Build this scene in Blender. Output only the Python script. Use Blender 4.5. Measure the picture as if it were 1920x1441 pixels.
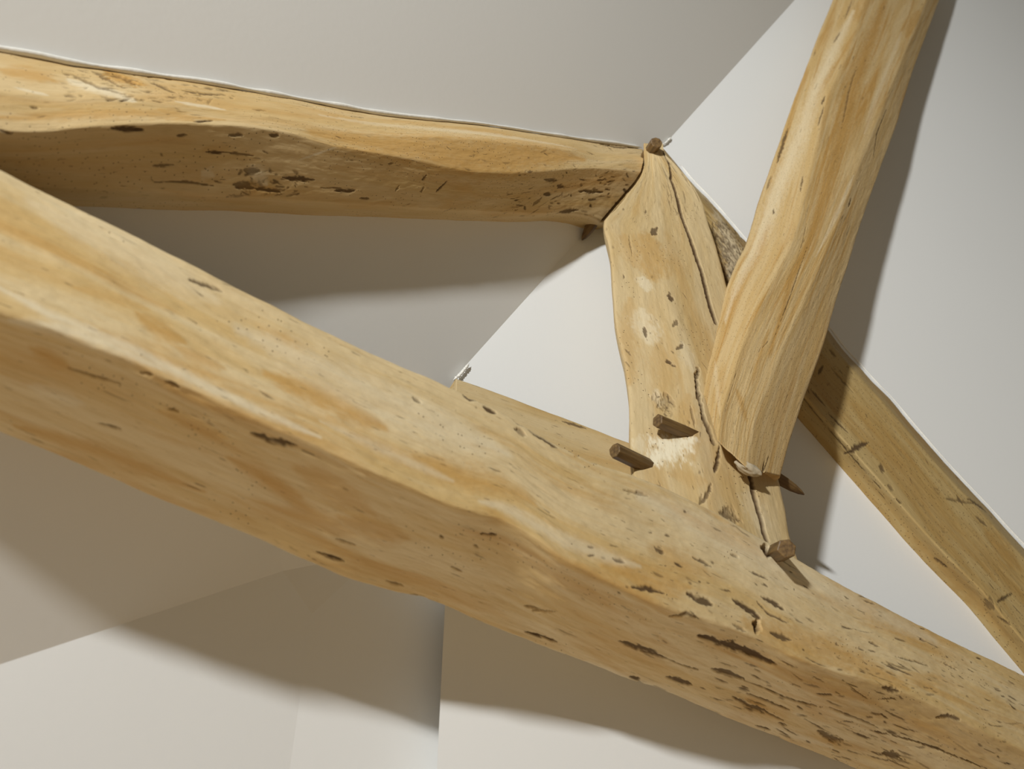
import bpy, math
import numpy as np
for o in list(bpy.data.objects): bpy.data.objects.remove(o, do_unlink=True)
C = bpy.context.scene.collection
sc = bpy.context.scene
rng = np.random.default_rng(7)

# ------------------------------------------------------------------ camera
F = 1700.0
TH = math.atan(F/2180)
CAM = np.array([0, 0, 1.6])
FW = np.array([0, math.cos(TH), math.sin(TH)]); RT = np.array([1., 0, 0]); UP = np.array([0, -math.sin(TH), math.cos(TH)])
cam = bpy.data.cameras.new('camera'); cam.sensor_width = 36; cam.lens = F/1920*36
cam.clip_start = .02
cam.dof.use_dof = True; cam.dof.focus_distance = 1.85; cam.dof.aperture_fstop = 4.0
co = bpy.data.objects.new('camera', cam); C.objects.link(co)
co.location = CAM; co.rotation_euler = (math.pi/2+TH, 0, 0); sc.camera = co

# ------------------------------------------------------------------ world, lights, exposure
w = bpy.data.worlds.new('world'); sc.world = w; w.use_nodes = True
bg = w.node_tree.nodes['Background']; bg.inputs[0].default_value = (1.0, .88, .68, 1); bg.inputs[1].default_value = .12
def area(name, loc, target, size, power, col):
    l = bpy.data.lights.new(name, 'AREA'); l.shape = 'DISK'; l.size = size; l.energy = power; l.color = col
    o = bpy.data.objects.new(name, l); C.objects.link(o); o.location = loc
    import mathutils
    d = mathutils.Vector(target)-mathutils.Vector(loc)
    o.rotation_euler = d.to_track_quat('-Z', 'Y').to_euler(); return o
KEY = area('ceiling_spot', (-1.82, -3.58, 3.2), (3.2, .2, 7.6), .34, 440, (.985, 1, .985))
dl = bpy.data.lights.new('floor_bounce_fill', 'SPOT'); dl.energy = 480; dl.spot_size = math.radians(96); dl.spot_blend = .6; dl.color = (1, .95, .86); dl.shadow_soft_size = .06  # added unseen lamp, lights the floor so its bounce fills the undersides
do = bpy.data.objects.new('floor_bounce_fill', dl); C.objects.link(do); do.location = (.3, -.9, 2.2)
sc.view_settings.view_transform = 'Standard'; sc.view_settings.look = 'None'
sc.view_settings.gamma = 1; sc.view_settings.exposure = 0; sc.view_settings.use_curve_mapping = False

# ------------------------------------------------------------------ geometry helpers
def ray(x, y): return FW+(x-960)/F*RT+(720.5-y)/F*UP
def frame(deg):
    a = math.radians(deg)
    return np.array([math.cos(a), math.sin(a), 0]), np.array([-math.sin(a), math.cos(a), 0])
T, N = frame(24)            # direction of the gable wall, and its depth direction
TM, NM = frame(35)          # the tie beam runs a little off the wall
BW = 1.38                   # distance of the gable wall
class Plane:
    def __init__(s, n, c): s.n = np.array(n, float); s.c = c
    def hit(s, x, y, off=0):
        d = ray(x, y); return CAM+d*((s.c+off)/(d@s.n))
WALL = Plane(N, BW)
TIE = Plane(NM, float((ray(1330, 950)*1.5)@NM))
_A, _B, _D = WALL.hit(1490, 0)-CAM, WALL.hit(855, 705)-CAM, ray(0, 95)*1.25
_n = np.cross(_A-_B, _D-_B); _n /= np.linalg.norm(_n)
if _n[2] > 0: _n = -_n
CEIL = Plane(_n, float(_n@_B))
print('ceil', CEIL.n, CEIL.c)
def project(P):
    q = P-CAM; d = q@FW
    return 960+F*(q@RT)/d, 720.5-F*(q@UP)/d, d

def smooth_poly(pts, n):
    p = np.array(pts, float)
    L = np.r_[0, np.cumsum(np.linalg.norm(np.diff(p, axis=0), axis=1))]; L /= L[-1]
    # Catmull-Rom through the points
    m = np.gradient(p, L, axis=0, edge_order=1)
    t = np.linspace(0, 1, n); k = np.clip(np.searchsorted(L, t, side='right')-1, 0, len(L)-2)
    h = (L[k+1]-L[k])[:, None]; x = ((t-L[k])/(L[k+1]-L[k]))[:, None]
    return ((2*x**3-3*x**2+1)*p[k]+(x**3-2*x**2+x)*h*m[k]+(-2*x**3+3*x**2)*p[k+1]+(x**3-x**2)*h*m[k+1])

def _hash(ix, iy, iz, s):
    h = (ix.astype(np.int64)*374761393+iy.astype(np.int64)*668265263+iz.astype(np.int64)*2147483647+s*974634777) & 0xffffffff
    h = ((h ^ (h >> 13))*1274126177) & 0xffffffff
    h = (h ^ (h >> 16)) & 0xffffff
    return h/float(0xffffff)*2-1
def vnoise(x, y, z, seed=0):
    x, y, z = np.broadcast_arrays(x, y, z)
    ix, iy, iz = np.floor(x), np.floor(y), np.floor(z)
    fx, fy, fz = x-ix, y-iy, z-iz
    fx, fy, fz = [q*q*q*(q*(q*6-15)+10) for q in (fx, fy, fz)]
    r = 0
    for a in (0, 1):
        for b in (0, 1):
            for c in (0, 1):
                r = r+_hash(ix+a, iy+b, iz+c, seed)*(fx if a else 1-fx)*(fy if b else 1-fy)*(fz if c else 1-fz)
    return r
def fbm(x, y, seed=0, o=4):
    r = 0; a = 1.
    for k in range(o): r = r+a*vnoise(x*2**k+k*3.7, y*2**k, np.zeros_like(x)+k*1.3, seed+k); a *= .5
    return r/1.8

def mesh_obj(name, V, Fc, mat, parent=None, smooth=True):
    me = bpy.data.meshes.new(name); me.from_pydata([tuple(v) for v in V], [], Fc); me.update()
    if smooth: me.shade_smooth()
    me.materials.append(mat)
    o = bpy.data.objects.new(name, me); C.objects.link(o)
    if parent: o.parent = parent
    return o
def grid_mesh(name, P, mat, attrs, uv):
    """P (ns,ng,3), closed in g, capped at both ends; fast foreach_set"""
    ns, ng, _ = P.shape
    idx = np.arange(ns*ng).reshape(ns, ng)
    a = idx[:-1, :]; b = idx[1:, :]; c = np.roll(b, -1, 1); d = np.roll(a, -1, 1)
    quads = np.stack([a, b, c, d], -1).reshape(-1, 4)
    nq = len(quads)
    V = P.reshape(-1, 3)
    c0 = P[0].mean(0); c1 = P[-1].mean(0)
    V = np.vstack([V, c0, c1]); i0 = ns*ng; i1 = i0+1
    r0 = idx[0]; r1 = idx[-1]
    t0 = np.stack([r0, np.roll(r0, -1), np.full(ng, i0)], -1)
    t1 = np.stack([np.roll(r1, -1), r1, np.full(ng, i1)], -1)
    loops = np.concatenate([quads.ravel(), t0.ravel(), t1.ravel()])
    tot = np.concatenate([np.full(nq, 4), np.full(2*ng, 3)])
    start = np.r_[0, np.cumsum(tot)[:-1]]
    me = bpy.data.meshes.new(name)
    me.vertices.add(len(V)); me.vertices.foreach_set('co', V.astype(np.float32).ravel())
    me.loops.add(len(loops)); me.loops.foreach_set('vertex_index', loops.astype(np.int32))
    me.polygons.add(len(tot)); me.polygons.foreach_set('loop_start', start.astype(np.int32))
    me.update(calc_edges=True); me.validate()
    sm = np.ones(len(tot), bool); sm[nq:] = False
    me.polygons.foreach_set('use_smooth', sm)
    for k, A in attrs.items():
        at = me.attributes.new(k, 'FLOAT', 'POINT')
        at.data.foreach_set('value', np.r_[A.ravel(), 0, 0].astype(np.float32))
    at = me.attributes.new('grain', 'FLOAT_VECTOR', 'POINT')
    G = np.vstack([uv.reshape(-1, 3), uv[0].mean(0), uv[-1].mean(0)])
    at.data.foreach_set('vector', G.astype(np.float32).ravel())
    me.materials.append(mat)
    o = bpy.data.objects.new(name, me); C.objects.link(o); return o

def normals(P):
    gs = np.gradient(P, axis=0); gg = (np.roll(P, -1, 1)-np.roll(P, 1, 1))
    n = np.cross(gs, gg); n /= np.linalg.norm(n, axis=2, keepdims=True)+1e-12
    cen = P.mean(1, keepdims=True)
    if ((P-cen)*n).sum() < 0: n = -n
    return n

class Timber:
    """a hewn timber: a closed loft through long rails; marks are cut and stained in its own surface coordinates"""
    def __init__(s, name, rails, step, segs, rnd=5, seed=0, amp=(.0025, .0008), off=0):
        ns = step
        R = [smooth_poly(r, ns) for r in rails]
        cols = []
        for i, g in enumerate(segs):
            a, b = R[i], R[(i+1) % len(R)]
            for k in range(g): cols.append(a+(b-a)*k/g)
        P = np.stack(cols, 1)
        for _ in range(rnd):
            P = .5*P+.25*(np.roll(P, 1, 1)+np.roll(P, -1, 1))
        ds = np.linalg.norm(np.diff(P.mean(1), axis=0), axis=1)
        S = np.r_[0, np.cumsum(ds)][:, None]+np.zeros((1, P.shape[1]))
        dg = np.linalg.norm(np.roll(P, -1, 1)-P, axis=2).mean(0)
        G = np.r_[0, np.cumsum(dg)[:-1]][None, :]+np.zeros((P.shape[0], 1))
        s.S, s.G = S, G; s.seed = seed; s.name = name; s.off = off
        n = normals(P)
        low = fbm(S*5+seed, G*11, seed, 3)
        mid = fbm(S*26+seed, G*80, seed+9, 3)
        fine = fbm(S*70, G*330, seed+5, 2)
        P = P+n*(low*amp[0]+mid*amp[1]+fine*amp[1]*.3)[..., None]
        s.P = P; s.n = normals(P); s.M = {k: np.zeros(S.shape) for k in ('dark', 'tan', 'pale')}
        s.cut = np.zeros(S.shape)
        x, y, d = project(P)
        view = P-CAM; view /= np.linalg.norm(view, axis=2, keepdims=True)
        s.front = ((s.n*view).sum(2) < .05)
        s.x, s.y, s.d = x, y, d
        s.edge = vnoise(S*180, G*520, np.zeros_like(S), seed+3)*.6+vnoise(S*60, G*170, np.zeros_like(S), seed+4)*.6
    def at(s, px, py):
        q = (s.x-px)**2+(s.y-py)**2+(~s.front)*1e7
        k = np.argmin(q); return s.S.flat[k], s.G.flat[k], s.d.flat[k]
    def mark(s, pts, wpx, ch='dark', val=1., cut=.0, soft=.35, rag=.8, taper=True):
        q = [s.at(*p) for p in pts]
        wd = wpx*.5*np.mean([a[2] for a in q])/F
        A = np.array([(a[0], a[1]) for a in q])
        if len(A) == 1: A = np.vstack([A, A+[1e-4, 0]])
        lo, hi = A.min(0)-wd*3, A.max(0)+wd*3
        i0, i1 = np.searchsorted(s.S[:, 0], [lo[0], hi[0]]); j0, j1 = np.searchsorted(s.G[0], [lo[1], hi[1]])
        if i1 <= i0 or j1 <= j0: return
        S, G = s.S[i0:i1, j0:j1], s.G[i0:i1, j0:j1]
        L = np.r_[0, np.cumsum(np.linalg.norm(np.diff(A, axis=0), axis=1))]; tot = max(L[-1], 1e-6)
        best = np.full(S.shape, 9.)
        for k in range(len(A)-1):
            a, b = A[k], A[k+1]; ab = b-a; ll = ab@ab+1e-12
            t = np.clip(((S-a[0])*ab[0]+(G-a[1])*ab[1])/ll, 0, 1)
            dd = np.hypot(S-a[0]-ab[0]*t, G-a[1]-ab[1]*t)
            pos = (L[k]+t*math.sqrt(ll))/tot
            ww = wd*(np.clip(np.sin(np.pi*np.clip(pos, .02, .98)), 0, 1)**.6*.9+.12) if taper else wd
            best = np.minimum(best, dd/ww)
        e = best+rag*s.edge[i0:i1, j0:j1]
        m = np.clip((1+soft-e)/(2*soft), 0, 1); m = m*m*(3-2*m)
        X = s.M[ch][i0:i1, j0:j1]; np.maximum(X, m*val, out=X)
        if cut: 
            Y = s.cut[i0:i1, j0:j1]; np.maximum(Y, m*cut, out=Y)
    def scatter(s, k, box=None, size=(8, 40), w=(1.5, 4), val=(.4, .95), ang=.25, cut=.001, seed=1):
        r = np.random.default_rng(seed)
        c = np.flatnonzero(s.front & (s.x > -30) & (s.x < 1950) & (s.y > -30) & (s.y < 1470) if box is None else
                           s.front & (s.x > box[0]) & (s.x < box[2]) & (s.y > box[1]) & (s.y < box[3]))
        if len(c) == 0: return
        for q in r.choice(c, k):
            i, j = np.unravel_index(q, s.S.shape)
            px = s.d[i, j]/F
            L = r.uniform(*size)*r.uniform(.3, 1)*px; a = r.normal(0, ang)
            s0, g0 = s.S[i, j], s.G[i, j]
            wd = r.uniform(*w)*.5*px
            i0, i1 = np.searchsorted(s.S[:, 0], [s0-L, s0+L]); j0, j1 = np.searchsorted(s.G[0], [g0-L*.6-4*wd, g0+L*.6+4*wd])
            if i1 <= i0 or j1 <= j0: continue
            S, G = s.S[i0:i1, j0:j1]-s0, s.G[i0:i1, j0:j1]-g0
            u = S*math.cos(a)+G*math.sin(a); v = -S*math.sin(a)+G*math.cos(a)+.12*u*u/max(L, 1e-6)
            e = np.hypot(u/(L*.5), v/wd)+.55*s.edge[i0:i1, j0:j1]
            m = np.clip((1.3-e)/.6, 0, 1)*r.uniform(*val)
            X = s.M['dark'][i0:i1, j0:j1]; np.maximum(X, m, out=X)
            Y = s.cut[i0:i1, j0:j1]; np.maximum(Y, m*cut, out=Y)
    def build(s, mat):
        P = s.P-s.n*s.cut[..., None]
        uv = np.stack([s.S+s.off, s.G, np.full(s.S.shape, s.seed*1.7)], -1)
        return grid_mesh(s.name, P, mat, s.M, uv)

def tag(o, label=None, cat=None, group=None, kind=None):
    for k, v in (('label', label), ('category', cat), ('group', group), ('kind', kind)):
        if v: o[k] = v
    return o

# ------------------------------------------------------------------ materials
def nodes(name):
    m = bpy.data.materials.new(name); m.use_nodes = True
    nt = m.node_tree; return m, nt, nt.nodes['Principled BSDF']
def plaster(name, col, rough=.9, bump=.08):
    m, nt, b = nodes(name)
    tc = nt.nodes.new('ShaderNodeTexCoord')
    n = nt.nodes.new('ShaderNodeTexNoise'); n.inputs['Scale'].default_value = 1.3; n.inputs['Detail'].default_value = 4
    n2 = nt.nodes.new('ShaderNodeTexNoise'); n2.inputs['Scale'].default_value = 90; n2.inputs['Detail'].default_value = 3
    nt.links.new(tc.outputs['Object'], n.inputs['Vector']); nt.links.new(tc.outputs['Object'], n2.inputs['Vector'])
    cr = nt.nodes.new('ShaderNodeMix'); cr.data_type = 'RGBA'
    cr.inputs[6].default_value = (*[c*.965 for c in col], 1); cr.inputs[7].default_value = (*col, 1)
    nt.links.new(n.outputs[0], cr.inputs[0]); nt.links.new(cr.outputs[2], b.inputs['Base Color'])
    bp = nt.nodes.new('ShaderNodeBump'); bp.inputs['Strength'].default_value = bump; bp.inputs['Distance'].default_value = .002
    nt.links.new(n2.outputs[0], bp.inputs['Height']); nt.links.new(bp.outputs[0], b.inputs['Normal'])
    b.inputs['Roughness'].default_value = rough
    return m
def wood(name, pale, tan, rich, mix=.5, holes=.5, streak=(2.2, 22), blot=(2.6, 15), rough=.62):
    m, nt, b = nodes(name); L = nt.links
    at = nt.nodes.new('ShaderNodeAttribute'); at.attribute_name = 'grain'
    def noise(sx, sy, det=4, ro=.55, dist=0.):
        mp = nt.nodes.new('ShaderNodeMapping'); mp.inputs['Scale'].default_value = (sx, sy, 1)
        L.new(at.outputs['Vector'], mp.inputs['Vector'])
        n = nt.nodes.new('ShaderNodeTexNoise'); n.inputs['Scale'].default_value = 1; n.inputs['Detail'].default_value = det
        n.inputs['Roughness'].default_value = ro; n.inputs['Distortion'].default_value = dist
        L.new(mp.outputs[0], n.inputs['Vector']); return n.outputs[0]
    def ramp(src, a, c):
        r = nt.nodes.new('ShaderNodeMapRange'); r.interpolation_type = 'SMOOTHSTEP'
        r.inputs[1].default_value = a; r.inputs[2].default_value = c; L.new(src, r.inputs[0]); return r.outputs[0]
    def mixc(fac, a, c):
        x = nt.nodes.new('ShaderNodeMix'); x.data_type = 'RGBA'
        if isinstance(fac, float): x.inputs[0].default_value = fac
        else: L.new(fac, x.inputs[0])
        for i, v in ((6, a), (7, c)):
            if isinstance(v, tuple): x.inputs[i].default_value = (*v, 1)
            else: L.new(v, x.inputs[i])
        return x.outputs[2]
    def mth(op, a, c):
        x = nt.nodes.new('ShaderNodeMath'); x.operation = op
        for i, v in ((0, a), (1, c)):
            if isinstance(v, (int, float)): x.inputs[i].default_value = v
            else: L.new(v, x.inputs[i])
        return x.outputs[0]
    def attr(n):
        x = nt.nodes.new('ShaderNodeAttribute'); x.attribute_name = n; return x.outputs['Fac']
    c = mixc(ramp(noise(*streak, 5, .6, .6), .38, .64), pale, tan)
    c = mixc(mth('MULTIPLY', ramp(noise(*blot, 4, .55, .8), .48, .70), mix), c, rich)
    # fine grain lines
    c = mixc(mth('MULTIPLY', ramp(noise(9, 210, 3, .6, .5), .5, .78), .30), c, tuple(q*.62 for q in tan))
    c = mixc(mth('MULTIPLY', ramp(noise(30, 60, 4, .6), .55, .8), .22), c, tuple(q*.7 for q in rich))
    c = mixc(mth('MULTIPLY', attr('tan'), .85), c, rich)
    c = mixc(mth('MULTIPLY', attr('pale'), .7), c, (.76, .68, .50))
    # worm holes
    mp = nt.nodes.new('ShaderNodeMapping'); mp.inputs['Scale'].default_value = (62, 62, 1)
    L.new(at.outputs['Vector'], mp.inputs['Vector'])
    vo = nt.nodes.new('ShaderNodeTexVoronoi'); vo.voronoi_dimensions = '2D'; vo.inputs['Scale'].default_value = 1; L.new(mp.outputs[0], vo.inputs['Vector'])
    hole = mth('MULTIPLY', ramp(vo.outputs['Distance'], .085, .05), ramp(noise(7, 14, 2), .62-holes*.25, .66-holes*.25))
    dark = mth('MAXIMUM', attr('dark'), mth('MULTIPLY', hole, .8))
    # short flecks
    fl = ramp(noise(42, 260, 2, .5, .3), .69, .75)
    dark = mth('MAXIMUM', dark, mth('MULTIPLY', fl, .5))
    c = mixc(dark, c, (.085, .048, .02))
    L.new(c, b.inputs['Base Color'])
    rr = nt.nodes.new('ShaderNodeMapRange'); rr.inputs[3].default_value = rough; rr.inputs[4].default_value = .9
    L.new(dark, rr.inputs[0]); L.new(rr.outputs[0], b.inputs['Roughness'])
    b.inputs['Specular IOR Level'].default_value = .3
    h = mth('ADD', mth('MULTIPLY', noise(12, 190, 4, .6), .5), mth('MULTIPLY', noise(45, 70, 4, .6), .7))
    h = mth('SUBTRACT', h, mth('MULTIPLY', dark, .8))
    bp = nt.nodes.new('ShaderNodeBump'); bp.inputs['Strength'].default_value = .5; bp.inputs['Distance'].default_value = .0022
    L.new(h, bp.inputs['Height']); L.new(bp.outputs[0], b.inputs['Normal'])
    return m
PALE, TAN, RICH = (.66, .50, .26), (.58, .40, .16), (.50, .29, .085)
M_TIE = wood('pine_tie', (0.693, 0.546, 0.311), (0.621, 0.440, 0.193), (0.540, 0.317, 0.092), .75, .1, (1.6, 16))
M_POST = wood('pine_post', (0.568, 0.437, 0.240), (0.525, 0.378, 0.176), (0.464, 0.286, 0.096), .55, .15, (2, 15))
M_BRACE = wood('pine_brace', (0.554, 0.405, 0.203), (0.504, 0.340, 0.140), (0.420, 0.235, 0.062), .9, 1.1, (1.5, 26), (1.3, 22))
M_PURL = wood('pine_purlin', (0.626, 0.465, 0.242), (0.574, 0.398, 0.172), (0.522, 0.299, 0.086), .5, .5, (2.2, 14))
M_RAFT = wood('pine_rafter', (0.459, 0.335, 0.148), (0.418, 0.281, 0.104), (0.361, 0.211, 0.059), .6, .9, (2.5, 20))
M_WALL = plaster('white_paint_wall', (.78, .785, .775)); M_CEIL = plaster('white_paint_ceiling', (.76, .755, .73))
M_FLOOR = plaster('oak_floor', (.42, .32, .21), .5)
M_SEAL = plaster('white_sealant', (.82, .80, .74), .6, .5)

# ------------------------------------------------------------------ the room
def slab(name, pts, mat, nrm, thick=.06, kind='structure'):
    P = [np.array(p, float) for p in pts]; nrm = np.array(nrm, float)
    k = len(P); V = P+[p+nrm*thick for p in P]
    Fc = [tuple(range(k)), tuple(range(2*k-1, k-1, -1))]+[(i, (i+1) % k, k+(i+1) % k, k+i) for i in range(k)]
    o = mesh_obj(name, V, Fc, mat, smooth=False)
    import bmesh
    bm = bmesh.new(); bm.from_mesh(o.data); bmesh.ops.recalc_face_normals(bm, faces=bm.faces); bm.to_mesh(o.data); bm.free()
    return tag(o, kind=kind)
E0 = WALL.hit(855, 705); E1 = WALL.hit(1490, 0); ed = E1-E0
E2 = E0+ed*1.35
zf = 0.
# gable wall: vertical left end under E0
far = E0+T*5.2
g = [E0, E2, np.array([*(E2+T*.2)[:2], E2[2]+.8]), np.array([*far[:2], E2[2]+4.6]), np.array([*far[:2], zf]), np.array([*E0[:2], zf])]
slab('wall_gable', g, M_WALL, N+T*.7, .066)
# recessed wall behind it
Q0 = CEIL.hit(585, 1150)
T2, N2 = frame(32)
Mpl = Plane(N2, float((Q0-CAM)@N2))
QY = Mpl.hit(708, 1036); QZ = Mpl.hit(960, 560); QE = QZ+T2*.15
slab('wall_recess', [Q0, QY, QZ, np.array([*QE[:2], QZ[2]]), np.array([*QE[:2], zf]), np.array([*Q0[:2], zf])], M_WALL, N2)
# left wall: vertical plane through Q0
P1 = CAM+ray(0, 1245)*1.19
v = P1-Q0; v[2] = 0; v /= np.linalg.norm(v); nl = np.cross(v, [0, 0, 1.])
if nl@(CAM-Q0) < 0: nl = -nl
Lpl = Plane(nl, float(nl@(Q0-CAM)))
K0 = Lpl.hit(530, 1070); K1 = Lpl.hit(0, 1245); K2 = K0+(K1-K0)*2.2
slab('wall_left', [Q0, K0, K2, np.array([*K2[:2], zf]), np.array([*Q0[:2], zf])], M_WALL, -nl)
# the lower ceiling panel and the small corner facet meet the slope along lines behind the tie beam
TP = CEIL.hit(500, 880)
n2 = np.cross(K1-K0, TP-K0); n2 /= np.linalg.norm(n2)
if n2@(CAM-K0) < 0: n2 = -n2
cd = np.cross(n2, CEIL.n); cd /= np.linalg.norm(cd)
if cd@RT > 0: cd = -cd
X1 = TP+cd*.9
print('n2', n2, 'nl', nl, 'K', K0, K1, 'X1px', project(X1), project(TP+cd*.3))
top_left = E2+(X1-E0)+(X1-TP)*1.2; far_left = X1+(X1-TP)*1.2
slab('ceiling', [TP, X1, far_left, top_left, E2, E0], M_CEIL, -CEIL.n, .05)
slab('ceiling_lower', [K0, K2, X1+(K2-K0)*.4, X1, TP], M_CEIL, -n2, .05)
fo = mesh_obj('ceiling_facet', [Q0, QY, K0, TP, E0], [(0, 1, 2), (2, 1, 3), (3, 1, 4)], M_CEIL, smooth=False)
tag(fo, kind='structure')
slab('floor', [(-3, -3, 0), (4, -3, 0), (4, 4.5, 0), (-3, 4.5, 0)], M_FLOOR, (0, 0, -1), .1)

# ------------------------------------------------------------------ timbers
def rail(plane, pts, off=0, offs=None):
    r = []
    for i, p in enumerate(pts):
        o = off if len(p) == 2 else p[2]
        r.append(plane.hit(p[0], p[1], o))
    return np.array(r)
def resamp(pts, n): return smooth_poly(pts, n)

# --- tie beam
r1 = [(-700, -36), (-400, 112), (-150, 236), (0, 310), (180, 400), (420, 525), (620, 620), (740, 674), (850, 727), (950, 776), (1030, 825), (1110, 862), (1200, 893), (1350, 962), (1440, 1012), (1500, 1047), (1560, 1085), (1700, 1155), (1800, 1205), (1920, 1265), (2010, 1312)]
r2 = [(-700, 270), (-400, 405), (-150, 518), (0, 583), (100, 617), (200, 657), (333, 717), (467, 780), (600, 837), (694, 881), (775, 916), (866, 953), (944, 974), (1000, 1006), (1050, 1042), (1119, 1078), (1181, 1108), (1259, 1141), (1344, 1168), (1431, 1202), (1494, 1234), (1550, 1253), (1663, 1287), (1738, 1317), (1832, 1366), (1920, 1407), (2010, 1455)]
r3 = [(-700, 530), (-400, 650), (-150, 752), (0, 813), (133, 867), (267, 923), (387, 970), (480, 1008), (547, 1040), (633, 1077), (713, 1103), (800, 1127), (900, 1168), (978, 1197), (1037, 1219), (1119, 1250), (1181, 1275), (1244, 1297), (1337, 1337), (1400, 1359), (1487, 1394), (1600, 1441), (1800, 1530), (2010, 1625)]
R1 = rail(TIE, r1, .012); R2 = rail(TIE, r2, .0); R3 = rail(TIE, r3, .19)
r1b = resamp(R1, 30); r3b = resamp(R3, 30)
R4 = r3b+NM*.02+np.array([0, 0, .04]); R5 = r1b+NM*.19+np.array([0, 0, -.02])
tie = Timber('tie_beam', [R1, R2, R3, R4, R5], 1450, [130, 110, 20, 30, 40], rnd=10, seed=1, amp=(.004, .0014))
# --- post (queen post)
pl = [(1206, 268), (1206, 282), (1208, 304), (1203, 324), (1191, 343), (1176, 360), (1152, 388), (1129, 414), (1139, 460), (1146, 539), (1148, 576), (1153, 623), (1165, 670), (1175, 727), (1178, 771), (1178, 823), (1180, 862), (1190, 930), (1200, 1010)]
pa = [(1222, 268), (1222, 290), (1226, 330), (1233, 380), (1240, 430), (1246, 480), (1253, 530), (1262, 590), (1280, 649), (1292, 690), (1300, 760), (1312, 860), (1340, 960), (1375, 1060)]
pr = [(1246, 268), (1250, 288), (1272, 310), (1297, 338), (1321, 377), (1334, 420), (1347, 455), (1366, 527), (1390, 620), (1415, 720), (1440, 800), (1465, 880), (1480, 950), (1495, 1025), (1508, 1060), (1525, 1110)]
def postb(y, d): return 1.235-.115*np.clip((y-270)/750, 0, 1.2)+d-BW
PL = np.array([WALL.hit(x, y, postb(y, .04)) for x, y in pl]); PA = np.array([WALL.hit(x, y, postb(y, .03*np.clip((620-y)/250, 0, 1))) for x, y in pa])
PR = np.array([WALL.hit(x, y, postb(y, .015)) for x, y in pr])
plb = resamp(PL, 20); prb = resamp(PR, 20)
post = Timber('queen_post', [PL, PA, PR, prb+N*.10, plb+N*.05+T*.03], 640, [100, 110, 20, 20, 20], rnd=60, seed=2, amp=(.003, .0009))
# --- brace
bl = [(1309, 705), (1318, 670), (1333, 630), (1350, 580), (1366, 527), (1385, 482), (1397, 460), (1407, 426), (1426, 365), (1445, 310), (1471, 236), (1487, 190), (1510, 129), (1532, 71), (1561, 0), (1588, -70)]
ba = [(1345, 826), (1352, 770), (1368, 720), (1390, 650), (1420, 580), (1450, 520), (1481, 462), (1507, 371), (1519, 323), (1535, 255), (1555, 175), (1584, 112), (1623, 0), (1645, -70)]
bb = [(1400, 878), (1415, 790), (1440, 720), (1467, 654), (1505, 570), (1545, 480), (1590, 370), (1620, 290), (1660, 190), (1700, 90), (1738, 0), (1765, -70)]
br = [(1464, 893), (1480, 835), (1504, 764), (1553, 622), (1573, 553), (1594, 487), (1607, 445), (1626, 387), (1652, 315), (1684, 226), (1694, 190), (1716, 123), (1729, 87), (1762, 0), (1787, -70)]
def brb(y, d): return 1.10+.10*np.clip((900-y)/950, 0, 1.1)+d-BW
BL = np.array([WALL.hit(x, y, brb(y, .07)) for x, y in bl]); BA = np.array([WALL.hit(x, y, brb(y, 0)) for x, y in ba])
BB = np.array([WALL.hit(x, y, brb(y, .0)) for x, y in bb]); BR = np.array([WALL.hit(x, y, brb(y, .035)) for x, y in br])
brk = resamp(BR, 20)+N*.06; blk = resamp(BL, 20)+N*.04+T*.02
brace = Timber('diagonal_brace', [BL, BA, BB, BR, brk, blk], 760, [60, 80, 60, 16, 20, 12], rnd=10, seed=3, amp=(.0016, .0005))
# --- purlin on the ceiling slope
pt = [(-600, -10), (-300, 42), (-100, 75), (0, 92), (67, 103), (133, 117), (217, 130), (300, 142), (383, 153), (467, 168), (550, 183), (633, 198), (700, 210), (800, 222), (900, 232), (1000, 247), (1100, 262), (1167, 271), (1203, 277), (1225, 281)]
pu = [(-600, 110), (-300, 140), (-100, 161), (0, 172), (100, 182), (200, 182), (300, 190), (400, 204), (500, 218), (600, 236), (700, 250), (800, 255), (900, 262), (1000, 272), (1067, 283), (1110, 297), (1180, 300), (1220, 300)]
pm = [(-600, 235), (-300, 240), (-100, 243), (0, 245), (67, 247), (167, 238), (233, 233), (367, 232), (467, 238), (550, 251), (620, 272), (700, 286), (767, 297), (833, 312), (900, 322), (1000, 323), (1090, 315), (1160, 318), (1215, 325)]
pb = [(-600, 325), (-300, 336), (-100, 346), (0, 350), (100, 355), (200, 358), (300, 363), (400, 370), (500, 375), (600, 382), (700, 387), (800, 393), (900, 398), (1000, 402), (1083, 404), (1110, 410), (1130, 418), (1150, 420)]
def poff(x, d): return d*(1.0-.28*x/1200)
PT = rail(CEIL, pt, -.004); PU = np.array([CEIL.hit(x, y, poff(x, .095)) for x, y in pu]); PM = np.array([CEIL.hit(x, y, poff(x, .125)) for x, y in pm])
PB = np.array([CEIL.hit(x, y, poff(x, .08)) for x, y in pb])
print('sign check', (PM[3]-CAM)@FW, (PT[3]-CAM)@FW)
pbk = resamp(PB, 20)-CEIL.n*.13
purlin = Timber('purlin', [PT, PU, PM, PB, pbk], 1000, [50, 60, 75, 14, 16], rnd=8, seed=4, amp=(.002, .0008))
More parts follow.
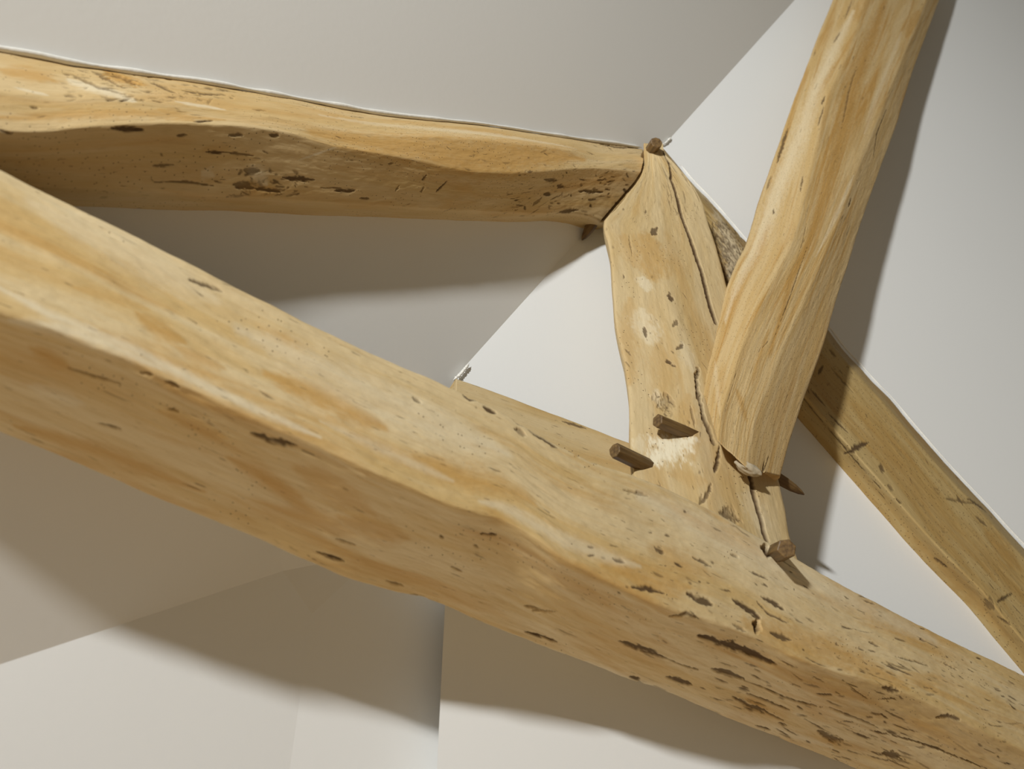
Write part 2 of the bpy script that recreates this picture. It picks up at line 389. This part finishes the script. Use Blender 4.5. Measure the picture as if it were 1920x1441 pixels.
# --- rafter against the gable wall
ft = [(1246, 277), (1272, 308), (1297, 338), (1330, 372), (1396, 448), (1470, 532), (1556, 618), (1580, 650), (1615, 688), (1643, 719), (1667, 743), (1705, 788), (1747, 837), (1802, 898), (1851, 949), (1888, 990), (1920, 1024), (2000, 1110)]
fb = [(1215, 345), (1260, 420), (1310, 500), (1380, 600), (1450, 700), (1505, 765), (1539, 804), (1580, 851), (1622, 899), (1670, 953), (1712, 1001), (1768, 1061), (1832, 1125), (1881, 1185), (1920, 1230), (1990, 1318)]
FT = rail(WALL, ft, -.004)
FA = rail(WALL, [(x-9, y+11) for x, y in ft], -.055); FB_ = rail(WALL, [(x+14, y-12) for x, y in fb], -.065); FB = rail(WALL, fb, -.03)
fk = resamp(FB, 20)+N*.045; 
rafter = Timber('rafter', [FT, FA, FB_, FB, fk], 620, [12, 90, 14, 8, 12], rnd=4, seed=5, amp=(.002, .001))
# --- wall plate along the gable wall, behind the tie beam
wt = [(856, 707), (900, 722), (1000, 759), (1085, 791), (1180, 828), (1260, 857), (1340, 888)]
WT = rail(WALL, wt, -.10); WB = WT+np.array([0, 0, -.11])+N*.0; WTk = WT+N*.105; WBk = WB+N*.105
plate = Timber('wall_plate', [WT, WB, WBk, WTk], 260, [60, 14, 14, 14], rnd=5, seed=6, amp=(.001, .0007))

# ------------------------------------------------------------------ marks on the timbers
exec_marks = True
# tie beam, gouges and splits: (points, width, value, cut)
for p, wd, v_ in [
    ([(355, 525), (385, 533), (415, 545)], 9, .8), ([(470, 812), (505, 822), (555, 835)], 16, .9), ([(130, 690), (165, 703), (225, 720)], 7, .6),
    ([(185, 793), (225, 803)], 9, .75), ([(265, 699), (285, 703)], 8, .7), ([(310, 715), (335, 724)], 8, .75), ([(315, 767), (335, 772)], 6, .5),
    ([(595, 1035), (645, 1051)], 10, .95), ([(630, 1010), (665, 1021)], 8, .55), ([(725, 1088), (755, 1098)], 9, .6), ([(772, 1114), (802, 1124)], 12, .9),
    ([(900, 1001), (930, 1003)], 8, .95), ([(825, 1006), (832, 1008)], 7, .8), ([(888, 1022), (896, 1025)], 7, .8), ([(846, 1062), (865, 1070)], 6, .6),
    ([(870, 740), (890, 748)], 12, .85), ([(908, 763), (930, 775)], 12, .95), ([(967, 782), (982, 793)], 9, .85), ([(968, 805), (985, 815)], 16, .55),
    ([(992, 807), (1045, 838)], 10, .95), ([(1098, 857), (1120, 868)], 6, .8), ([(775, 745), (788, 755)], 8, .6),
    ([(985, 1184), (1010, 1190), (1045, 1203)], 8, .95), ([(1185, 1100), (1215, 1102), (1245, 1112)], 9, .95), ([(1290, 1113), (1310, 1122), (1335, 1133)], 14, .9),
    ([(1375, 1125), (1400, 1138), (1425, 1157)], 13, .95), ([(1427, 1118), (1450, 1130), (1470, 1141)], 10, .9), ([(1420, 1128), (1440, 1150), (1475, 1166)], 5, .85),
    ([(1445, 1186), (1485, 1199)], 10, .85), ([(1160, 1201), (1200, 1214), (1250, 1234)], 17, .9), ([(1250, 1234), (1280, 1247), (1310, 1255)], 5, .8),
    ([(1310, 1192), (1380, 1212), (1455, 1244)], 22, .95), ([(1250, 1269), (1295, 1282)], 18, .9), ([(1180, 1270), (1200, 1272)], 12, .9), ([(1192, 1281), (1205, 1283)], 9, .85),
    ([(1335, 1254), (1365, 1262), (1395, 1272)], 15, .85), ([(1395, 1275), (1470, 1306), (1540, 1325)], 4, .8),
    ([(1375, 1305), (1410, 1325), (1440, 1335)], 16, .8), ([(1380, 1312), (1470, 1350)], 6, .85), ([(1400, 1300), (1480, 1330)], 6, .8),
    ([(1420, 1360), (1445, 1368)], 7, .9), ([(1460, 1355), (1475, 1360)], 7, .85), ([(1535, 1370), (1560, 1385), (1582, 1388)], 18, .75), ([(1655, 1412), (1688, 1418)], 18, .8),
    ([(1655, 1290), (1685, 1295)], 14, .85), ([(1755, 1345), (1780, 1342), (1800, 1348)], 8, .8), ([(1660, 1375), (1760, 1405), (1850, 1441)], 4, .85),
    ([(1555, 1325), (1640, 1360)], 5, .7), ([(1150, 1047), (1172, 1053)], 7, .7), ([(1228, 1025), (1245, 1035)], 12, .8), ([(1300, 1045), (1335, 1062)], 5, .75),
    ([(1412, 1072), (1440, 1086)], 6, .8), ([(1370, 1040), (1385, 1045)], 6, .5), ([(1630, 1203), (1650, 1212)], 5, .7), ([(1680, 1230), (1740, 1248)], 4, .65),
    ([(1770, 1243), (1795, 1256)], 5, .7), ([(1725, 1198), (1738, 1202)], 6, .6), ([(1620, 1125), (1640, 1132)], 5, .7), ([(1375, 1170), (1400, 1183)], 8, .6),
    ([(1255, 1155), (1290, 1150), (1305, 1158)], 6, .75), ([(1170, 918), (1215, 930)], 6, .4), ([(1000, 1295-150), (1040, 1147)], 5, .4), ([(983, 1135), (1020, 1145)], 6, .5)]:
    tie.mark(p, wd*1.05, val=v_, cut=.0025, soft=.4, rag=.8)
tie.mark([(1083, 852)], 15, val=.85, cut=.002); tie.mark([(1078, 853)], 34, 'tan', .8, soft=.8)
tie.mark([(1414, 1170), (1425, 1178)], 30, val=.95, cut=.012, rag=.3); tie.mark([(1395, 1160)], 60, 'tan', .7, soft=.9)
for p, wd, v_ in [([(-20, 570), (120, 600), (200, 640)], 14, .0), ([(260, 590), (300, 620), (345, 640)], 30, .9), ([(500, 700), (600, 745), (720, 800)], 34, 1.),
                  ([(330, 650), (420, 690)], 22, .7), ([(60, 655), (130, 690)], 30, .9), ([(140, 540), (280, 580)], 16, .5), ([(780, 860), (1000, 940)], 36, .7),
                  ([(300, 770), (420, 820)], 24, .7), ([(30, 800), (200, 850), (380, 920)], 26, .8), ([(640, 970), (760, 1010)], 40, .7), ([(1130, 1060), (1290, 1100)], 34, .8),
                  ([(1400, 1170), (1560, 1220), (1700, 1290)], 40, .8), ([(1220, 1030), (1320, 1070)], 40, .5), ([(430, 860), (560, 930)], 30, .8), ([(1360, 1350), (1480, 1330)], 40, .5),
                  ([(1400, 1310), (1440, 1330)], 20, 1.), ([(560, 880), (700, 960)], 50, .6), ([(1100, 1180), (1250, 1250)], 40, .4)]:
    tie.mark(p, wd*1.5, 'tan', v_, soft=1., rag=.5)
for p, wd, v_ in [([(20, 600), (150, 625), (300, 690)], 26, .9), ([(0, 540), (100, 590), (240, 650), (420, 740), (600, 820)], 22, .9), ([(60, 380), (250, 480), (400, 560)], 70, .45),
                  ([(450, 620), (700, 740), (950, 850)], 70, .6), ([(900, 940), (1050, 1010), (1200, 1060)], 26, .7), ([(1200, 930), (1400, 1030), (1600, 1130), (1750, 1200)], 60, .55),
                  ([(600, 790), (850, 900)], 18, .6), ([(60, 725), (150, 755)], 40, .5), ([(1100, 1240), (1300, 1310), (1560, 1400)], 26, .5)]:
    tie.mark(p, wd*1.2, 'pale', v_, soft=1., rag=.4)
tie.scatter(90, size=(14, 60), w=(2, 5), val=(.25, .7), ang=.12, seed=11)
tie.scatter(150, (1100, 950, 1920, 1441), size=(8, 46), w=(2, 5), val=(.35, .9), ang=.2, seed=12)
tie.scatter(70, (1350, 1240, 1700, 1441), size=(20, 90), w=(2, 6), val=(.5, .9), ang=.12, cut=.002, seed=13)

# post
crack = [(1244, 284), (1258, 335), (1275, 395), (1296, 452), (1306, 482), (1316, 512), (1330, 565), (1343, 605)]
post.mark(crack, 7.5, val=1, cut=.006, soft=.3, rag=.25, taper=False)
post.mark([(1407, 885), (1415, 930), (1427, 972), (1437, 1010)], 9, val=.95, cut=.006, rag=.3, taper=False)
post.mark([(1349, 836), (1346, 862), (1340, 885)], 7, val=.95, cut=.004); post.mark([(1334, 905), (1326, 930), (1312, 944)], 6, val=.75, cut=.003)
post.mark([(1340, 830), (1322, 786), (1312, 750), (1306, 708), (1309, 690)], 8, val=.85, cut=.006, taper=False)
for p, wd, v_ in [([(1233, 425), (1222, 440)], 8, .85), ([(1255, 552), (1260, 565)], 9, .9), ([(1252, 675), (1257, 682)], 11, .9), ([(1260, 683), (1266, 687)], 9, .8), ([(1232, 600)], 8, .8),
                  ([(1270, 600), (1262, 612)], 7, .7), ([(1281, 645), (1268, 655)], 6, .8), ([(1208, 612), (1212, 632)], 5, .8), ([(1310, 870)], 8, .7), ([(1240, 481)], 6, .8),
                  ([(1228, 910), (1248, 918)], 6, .9), ([(1233, 924), (1243, 930)], 6, .8), ([(1252, 920), (1253, 935)], 5, .8), ([(1248, 945), (1250, 955)], 7, .7),
                  ([(1330, 250), (1330, 250)], 4, 0.), ([(1180, 440), (1186, 480)], 3, .4), ([(1295, 760), (1303, 800)], 4, .5), ([(1312, 945), (1316, 925)], 4, .5)]:
    post.mark(p, wd, val=v_, cut=.002)
post.mark([(1247, 738), (1243, 772)], 26, val=.35, cut=.004, soft=.6, rag=1.2); post.scatter(14, (1232, 740, 1258, 780), size=(8, 20), w=(2, 4), val=(.5, .9), ang=.9, seed=29); post.mark([(1242, 768)], 26, 'tan', 1., soft=.5)
post.mark([(1355, 962), (1385, 975)], 34, val=.75, cut=.004, soft=.8); post.mark([(1385, 985)], 40, 'tan', .5, soft=1)
tie.mark([(1430, 1027), (1448, 1037)], 26, val=.98, cut=.012, rag=.2)
post.mark([(1280, 808), (1294, 812)], 22, val=.8, cut=.002)
for p, wd, v_ in [([(1218, 440), (1222, 520)], 60, .9), ([(1180, 560), (1180, 720)], 30, .6), ([(1290, 740), (1300, 860)], 30, .6), ([(1170, 440), (1190, 500)], 30, .6), ([(1235, 650), (1245, 740)], 40, .5), ([(1260, 890), (1320, 900)], 40, .5)]:
    post.mark(p, wd, 'tan', v_, soft=1., rag=.6)
for p, wd, v_ in [([(1208, 520), (1212, 545)], 22, .9), ([(1205, 580), (1215, 640)], 40, .8), ([(1280, 640), (1300, 700)], 22, .5), ([(1232, 730), (1235, 760)], 18, .6),
                  ([(1215, 870), (1240, 850), (1262, 838), (1300, 822)], 40, 1.8), ([(1240, 850), (1255, 830)], 54, 1.8), ([(1200, 820), (1205, 850)], 26, .7), ([(1400, 920), (1430, 1000)], 40, .4)]:
    post.mark(p, wd, 'pale', v_*.75, soft=.9, rag=.9)
post.scatter(60, size=(6, 26), w=(1.5, 4), val=(.3, .7), ang=.3, seed=21)
post.scatter(34, (1245, 290, 1330, 400), size=(20, 60), w=(1.5, 3), val=(.3, .6), ang=.1, seed=22)

# brace
for p, wd, v_ in [([(1478, 240), (1468, 270), (1457, 305)], 9, .85), ([(1446, 330), (1438, 355)], 6, .6), ([(1547, 180), (1541, 195)], 5, .85), ([(1545, 200), (1534, 235)], 4, .8),
                  ([(1505, 330), (1500, 358)], 4, .8), ([(1607, 125), (1590, 185), (1578, 240)], 4, .7), ([(1662, 205), (1645, 250), (1638, 292)], 5, .7), ([(1607, 338)], 9, .9),
                  ([(1596, 372), (1592, 386)], 7, .9), ([(1710, 47)], 8, .7), ([(1566, 290)], 14, .6), ([(1567, 303)], 7, .8), ([(1451, 392), (1449, 400)], 5, .9),
                  ([(1346, 605)], 8, .8), ([(1440, 858), (1430, 890)], 4, .95), ([(1398, 740), (1372, 830)], 3, .5), ([(1598, 0), (1585, 35)], 4, .6), ([(1575, 60), (1563, 80)], 4, .7),
                  ([(1513, 465), (1480, 560), (1455, 625)], 4, .8), ([(1512, 420), (1500, 470)], 4, .6), ([(1430, 650), (1440, 640)], 3, .6), ([(1380, 700), (1360, 770)], 4, .4)]:
    brace.mark(p, wd, val=v_, cut=.0018)
brace.mark([(1434, 866), (1430, 888)], 12, val=.5, cut=.004)
for p, wd, v_ in [([(1660, 0), (1615, 120), (1575, 260), (1535, 400), (1485, 520), (1445, 660)], 60, 1.), ([(1720, 20), (1700, 70)], 30, .8), ([(1530, 390), (1490, 520)], 26, .9), ([(1380, 730), (1400, 790)], 24, .8),
                  ([(1440, 620), (1410, 720)], 40, .7), ([(1590, 330), (1560, 420)], 26, .4), ([(1450, 800), (1470, 720)], 20, .4)]:
    brace.mark(p, wd, 'tan', v_, soft=1., rag=.6)
for p, wd, v_ in [([(1600, 20), (1560, 100), (1510, 230), (1460, 350), (1410, 480), (1360, 600)], 36, .55), ([(1600, 330), (1570, 400), (1530, 480)], 24, .5), ([(1690, 60), (1620, 250)], 20, .35), ([(1340, 680), (1350, 780)], 30, .3), ([(1395, 672)], 14, .9)]:
    brace.mark(p, wd, 'pale', v_, soft=1., rag=.5)
brace.scatter(70, size=(8, 50), w=(1, 3), val=(.3, .7), ang=.08, seed=31)

# purlin
for p, wd, v_ in [([(210, 242), (240, 243), (270, 243)], 12, .95), ([(365, 228), (398, 226)], 9, .95), ([(332, 254), (350, 253)], 7, .8), ([(430, 252), (455, 253)], 6, .7), ([(505, 252), (522, 254)], 7, .8),
                  ([(388, 284), (420, 285)], 6, .9), ([(420, 286), (475, 291)], 4, .7), ([(288, 310), (325, 309)], 6, .7), ([(530, 332), (590, 337)], 9, .9), ([(458, 318), (485, 320)], 12, .6),
                  ([(290, 340), (350, 341), (400, 348)], 4, .7), ([(440, 346), (475, 352)], 16, .7), ([(475, 352), (525, 360)], 7, .8), ([(0, 243), (22, 251)], 6, .8),
                  ([(628, 357), (665, 357)], 8, .85), ([(602, 352), (640, 352)], 4, .6), ([(728, 307), (738, 306)], 6, .6), ([(675, 371), (692, 372)], 5, .7), ([(800, 328), (793, 338)], 5, .8), ([(838, 340), (818, 360)], 5, .85),
                  ([(795, 350), (790, 360)], 5, .6), ([(748, 348), (742, 357)], 4, .6), ([(1020, 336), (1045, 339)], 7, .75), ([(1020, 362), (1032, 366)], 7, .8), ([(1085, 358), (1130, 361)], 6, .8), ([(1045, 347), (1056, 351)], 6, .8),
                  ([(1000, 385), (1015, 370)], 12, .5), ([(1048, 398), (1085, 394)], 7, .8), ([(1100, 284), (1115, 290)], 6, .7), ([(1125, 270), (1160, 276), (1195, 277)], 9, .85), ([(1140, 275), (1150, 283)], 4, .7),
                  ([(130, 118), (150, 125)], 6, .7), ([(138, 140), (190, 165), (235, 178)], 7, .55), ([(175, 133), (230, 165)], 7, .6), ([(195, 140), (250, 150)], 5, .6), ([(290, 155), (330, 175)], 7, .7), ([(345, 170), (380, 176), (420, 177)], 7, .85),
                  ([(385, 166), (400, 166)], 7, .6), ([(200, 187), (225, 185)], 4, .6), ([(475, 205), (498, 208)], 4, .6), ([(660, 219), (682, 221)], 4, .7), ([(900, 235), (940, 240)], 4, .7), ([(60, 200), (70, 204)], 4, .5)]:
    purlin.mark(p, wd*(1.9 if p[0][1] < 210 else 1.15), val=v_, cut=.002)
purlin.mark([(1207, 280), (1209, 304), (1203, 325), (1190, 345), (1175, 362), (1150, 391), (1132, 412)], 9, val=.95, cut=.008, taper=False, rag=.15)
for p, wd, v_ in [([(0, 220), (120, 215), (300, 215), (420, 225)], 34, .8), ([(0, 130), (60, 140), (100, 150)], 30, .9), ([(205, 140), (255, 158)], 26, 1.), ([(590, 248), (720, 270), (900, 292), (1090, 298)], 95, 1.),  # last entry: orange sapwood band, with the middle facet's duller shade put into colour
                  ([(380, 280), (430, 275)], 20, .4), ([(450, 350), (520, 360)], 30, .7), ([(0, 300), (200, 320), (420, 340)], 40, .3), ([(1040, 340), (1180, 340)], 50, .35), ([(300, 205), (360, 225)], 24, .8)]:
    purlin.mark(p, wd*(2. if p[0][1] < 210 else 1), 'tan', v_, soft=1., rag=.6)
for p, wd, v_ in [([(130, 150), (250, 190)], 40, .8), ([(30, 165), (90, 178)], 14, .8), ([(330, 190), (420, 205)], 20, .8), ([(560, 300), (630, 277)], 5, .9), ([(470, 310), (500, 345)], 24, .6), ([(380, 320), (400, 330)], 22, .5), ([(600, 215), (900, 250), (1080, 280)], 26, .45)]:
    purlin.mark(p, wd, 'pale', v_, soft=.7, rag=.6)
purlin.scatter(110, size=(6, 30), w=(1.5, 4), val=(.25, .75), ang=.35, seed=41)
purlin.scatter(80, (940, 320, 1200, 405), size=(8, 36), w=(1.5, 4), val=(.4, .9), ang=.3, seed=42)
purlin.scatter(90, (120, 112, 440, 190), size=(10, 46), w=(3, 9), val=(.3, .85), ang=.6, cut=.003, seed=43); purlin.mark([(205, 135), (235, 150), (262, 158)], 60, 'tan', 1.15, soft=.5); purlin.mark([(212, 138), (255, 156)], 12, val=.55, cut=.004)
purlin.scatter(60, (440, 320, 560, 370), size=(8, 30), w=(2, 6), val=(.3, .8), ang=.5, seed=44)

# rafter
for p, wd, v_ in [([(1582, 850), (1605, 838), (1628, 829)], 8, .95), ([(1650, 875), (1658, 882)], 14, .8), ([(1534, 700), (1544, 685)], 6, .8), ([(1520, 730), (1545, 758)], 7, .7), ([(1555, 775), (1590, 810)], 5, .8),
                  ([(1500, 740), (1600, 860), (1650, 915)], 3, .8), ([(1795, 928), (1805, 945)], 8, .8), ([(1815, 935), (1845, 955), (1860, 970)], 9, .85), ([(1830, 968), (1850, 985)], 7, .7), ([(1775, 935), (1830, 945)], 5, .6),
                  ([(1848, 1125), (1862, 1140)], 26, .6), ([(1870, 1127), (1897, 1112)], 4, .9), ([(1752, 1045), (1775, 1062)], 6, .8), ([(1680, 935), (1690, 942)], 7, .8), ([(1665, 910), (1675, 918)], 8, .6), ([(1870, 1155), (1895, 1170)], 6, .7),
                  ([(1555, 655), (1568, 668)], 8, .6), ([(1560, 690), (1600, 735)], 4, .5)]:
    rafter.mark(p, wd, val=v_, cut=.002)
for p, wd, v_ in [([(1380, 480), (1360, 520)], 60, .9), ([(1600, 760), (1700, 880), (1860, 1080)], 60, .5), ([(1850, 1000), (1910, 1060)], 50, .8), ([(1700, 1000), (1900, 1200)], 26, .6)]:
    rafter.mark(p, wd, 'tan', v_, soft=1.)
rafter.mark([(1350, 430), (1372, 450)], 46, 'pale', .8, soft=.8); rafter.mark([(1260, 300), (1330, 380)], 20, 'pale', .6, soft=.8)
rafter.mark([(1345, 400), (1375, 470), (1370, 520)], 70, 'pale', .75, soft=.8)
rafter.scatter(420, (1335, 415, 1405, 535), size=(6, 26), w=(2, 7), val=(.3, .85), ang=1.0, cut=.003, seed=51)
rafter.scatter(60, (1260, 300, 1400, 450), size=(8, 30), w=(1.5, 4), val=(.3, .7), ang=.15, seed=53)
rafter.scatter(110, size=(5, 26), w=(1.5, 3.5), val=(.3, .8), ang=.5, seed=52)
plate.mark([(1055, 790), (1098, 803)], 6, val=.8); plate.scatter(12, size=(8, 30), w=(1, 3), val=(.3, .6), seed=61)

tag(tie.build(M_TIE), 'broad hewn pale pine tie beam crossing the whole view, nearest at the left', 'beam')
tag(post.build(M_POST), 'short thick upright pine post with long drying crack standing on the tie beam', 'post')
tag(brace.build(M_BRACE), 'slanting golden pine brace with worm holes rising right from the post foot', 'brace')
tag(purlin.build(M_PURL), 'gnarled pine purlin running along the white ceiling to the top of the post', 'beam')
tag(rafter.build(M_RAFT), 'darker pine rafter half sunk in the white wall, passing behind the brace', 'rafter')
tag(plate.build(M_POST), 'thin strip of plain timber on the wall behind the tie beam, left of the post', 'beam')

# ------------------------------------------------------------------ pegs
def peg_mat():
    m, nt, b = nodes('dark_oak_peg'); L = nt.links
    tc = nt.nodes.new('ShaderNodeTexCoord'); mp = nt.nodes.new('ShaderNodeMapping'); mp.inputs['Scale'].default_value = (160, 160, 18)
    n = nt.nodes.new('ShaderNodeTexNoise'); n.inputs['Scale'].default_value = 1; n.inputs['Detail'].default_value = 4
    L.new(tc.outputs['Object'], mp.inputs[0]); L.new(mp.outputs[0], n.inputs['Vector'])
    r = nt.nodes.new('ShaderNodeValToRGB'); r.color_ramp.elements[0].color = (.075, .040, .014, 1); r.color_ramp.elements[1].color = (.20, .12, .042, 1)
    r.color_ramp.elements[0].position = .3; r.color_ramp.elements[1].position = .7
    L.new(n.outputs[0], r.inputs[0]); L.new(r.outputs[0], b.inputs['Base Color']); b.inputs['Roughness'].default_value = .5
    bp = nt.nodes.new('ShaderNodeBump'); bp.inputs['Strength'].default_value = .4; bp.inputs['Distance'].default_value = .001
    L.new(n.outputs[0], bp.inputs['Height']); L.new(bp.outputs[0], b.inputs['Normal']); return m
M_PEG = peg_mat()
import mathutils
def peg(label, p0, d0, p1, d1, w0, w1, sides=8, tip=1., back=.05, flat=1., rot=0.2, group=None):
    """riven peg from its hole (p0 at depth d0) out to its free end (p1 at depth d1)"""
    a = CAM+ray(*p0)*d0; b = CAM+ray(*p1)*d1
    ax = b-a; ln = np.linalg.norm(ax); ax /= ln
    r0, r1 = w0*.5*d0/F, w1*.5*d1/F
    q = mathutils.Vector(ax).to_track_quat('Z', 'Y')
    st = [(-back, r0), (0, r0), (ln*.35, r0+(r1-r0)*.35), (ln*.8, r0+(r1-r0)*.8), (ln*.985, r1), (ln, r1*.9*tip)]
    if tip < .5: st = [(-back, r0), (0, r0), (ln*.3, r0*.97), (ln*.6, r0*.8), (ln*.85, r0*.48), (ln, r0*.12)]
    V = []; Fc = []
    r = np.random.default_rng(int(p0[0])); k = 1+r.uniform(-.09, .09, sides)
    for z, rad in st:
        for i in range(sides):
            th = 2*math.pi*i/sides+rot
            V.append((rad*k[i]*math.cos(th), rad*k[i]*math.sin(th)*flat, z))
    for s_ in range(len(st)-1):
        for i in range(sides):
            j = (i+1) % sides; Fc.append((s_*sides+i, s_*sides+j, (s_+1)*sides+j, (s_+1)*sides+i))
    Fc.append(tuple(range(sides-1, -1, -1))); Fc.append(tuple((len(st)-1)*sides+i for i in range(sides)))
    o = mesh_obj('wooden_peg', V, Fc, M_PEG, smooth=False)
    o.location = a; o.rotation_mode = 'QUATERNION'; o.rotation_quaternion = q
    bv = o.modifiers.new('bevel', 'BEVEL'); bv.width = .0006; bv.segments = 1; bv.limit_method = 'ANGLE'
    return tag(o, label, 'peg', 'wooden pegs in the timber joints')
def dep(tb, x, y): return tb.at(x, y)[2]
d = dep(post, 1285, 812); peg('brown square-cut peg sticking out of the middle of the post above the plaster smear', (1284, 810), d+.004, (1232, 788), d-.035, 29, 29, 6)
d = dep(post, 1212, 873); peg('brown rounded peg at the left foot of the post, above the tie beam', (1206, 870), d+.004, (1152, 844), d-.04, 29, 29, 8)
d = dep(tie, 1462, 1046); peg('stubby brown peg at the right foot of the post beside an empty hole', (1458, 1036), d-.0, (1476, 1027), d-.06, 38, 38, 6)
d = dep(post, 1222, 285); peg('small brown peg end at the very top of the post under the ceiling', (1221, 281), d+.01, (1231, 267), d-.035, 21, 22, 8)
dC = (CEIL.hit(1105, 425)-CAM)@FW
d = dep(purlin, 1105, 398); peg('pointed dark peg tip poking out below the right end of the purlin', (1117, 409), d+.07, (1091, 450), d+.05, 23, 20, 7, tip=.1, flat=.8, back=.0)
d = dep(post, 1470, 900); peg('pointed dark peg tip poking out right of the post below the brace', (1455, 893), d+.04, (1508, 927), d+.05, 24, 20, 7, tip=.1, flat=.7)

# ------------------------------------------------------------------ sealant and plaster fillers
def bead(name, pts3, rad, mat, label, seed=0, n=90, sides=8, cat='sealant'):
    P = smooth_poly(pts3, n); Tn = np.gradient(P, axis=0); Tn /= np.linalg.norm(Tn, axis=1, keepdims=True)
    view = P-CAM; view /= np.linalg.norm(view, axis=1, keepdims=True)
    A = np.cross(Tn, view); A /= np.linalg.norm(A, axis=1, keepdims=True); B = np.cross(Tn, A)
    s_ = np.arange(n)/n*20; rr = rad*(1+.45*vnoise(s_*2, s_*0, s_*0, seed))
    e = np.clip(np.minimum(np.arange(n), n-1-np.arange(n))/4, .15, 1); rr = rr*e
    V = [P[i]+rr[i]*(math.cos(2*math.pi*k/sides)*A[i]+math.sin(2*math.pi*k/sides)*B[i]) for i in range(n) for k in range(sides)]
    Fc = [(i*sides+k, i*sides+(k+1) % sides, (i+1)*sides+(k+1) % sides, (i+1)*sides+k) for i in range(n-1) for k in range(sides)]
    Fc += [tuple(range(sides-1, -1, -1)), tuple((n-1)*sides+k for k in range(sides))]
    return tag(mesh_obj(name, V, Fc, mat), label, cat, 'white sealant lines')
bead('sealant_bead', [CEIL.hit(x, y-.5, .004) for x, y in pt[:-1]], .0042, M_SEAL, 'thin white sealant line between the purlin and the ceiling', 1, 260)
bead('sealant_bead', [WALL.hit(x+2, y-2, -.002) for x, y in ft[1:]], .0022, M_SEAL, 'thin sealant line along the upper edge of the dark rafter', 2, 200)
bead('sealant_bead', [WALL.hit(x, y, -.008) for x, y in [(850, 712), (862, 703), (872, 691), (880, 681)]], .0032, M_SEAL, 'ragged white filler where ceiling, wall and thin timber meet', 3, 30)
bead('sealant_bead', [WALL.hit(x, y, -.006) for x, y in [(1240, 272), (1248, 268), (1254, 262), (1259, 257)]], .003, M_SEAL, 'ragged white filler at the top of the post beside the small peg', 4, 30)
def lump(name, px, py, d, rx, ry, rz, ang, mat, label, seed):
    import bmesh
    bm = bmesh.new(); bmesh.ops.create_icosphere(bm, subdivisions=4, radius=1)
    V = np.array([v.co[:] for v in bm.verts]); nz = vnoise(V[:, 0]*2.1, V[:, 1]*2.1, V[:, 2]*2.1, seed)*.22
    ca, sa = math.cos(ang), math.sin(ang)
    for v, z in zip(bm.verts, nz):
        q = v.co*(1+z); x, y, zz = q.x*rx, q.y*ry, q.z*rz
        w_ = RT*(x*ca-y*sa)+UP*(x*sa+y*ca)+FW*zz; v.co = w_
    me = bpy.data.meshes.new(name); bm.to_mesh(me); bm.free(); me.shade_smooth(); me.materials.append(mat)
    o = bpy.data.objects.new(name, me); C.objects.link(o); o.location = CAM+ray(px, py)*d; return tag(o, label, 'plaster')
M_FILL = plaster('beige_filler', (.42, .35, .24), .8, .6)
d = dep(brace, 1405, 872)
lump('filler_lump', 1404, 879, d+.004, .025, .011, .012, -.45, M_FILL, 'beige lump of filler under the foot of the brace', 3)
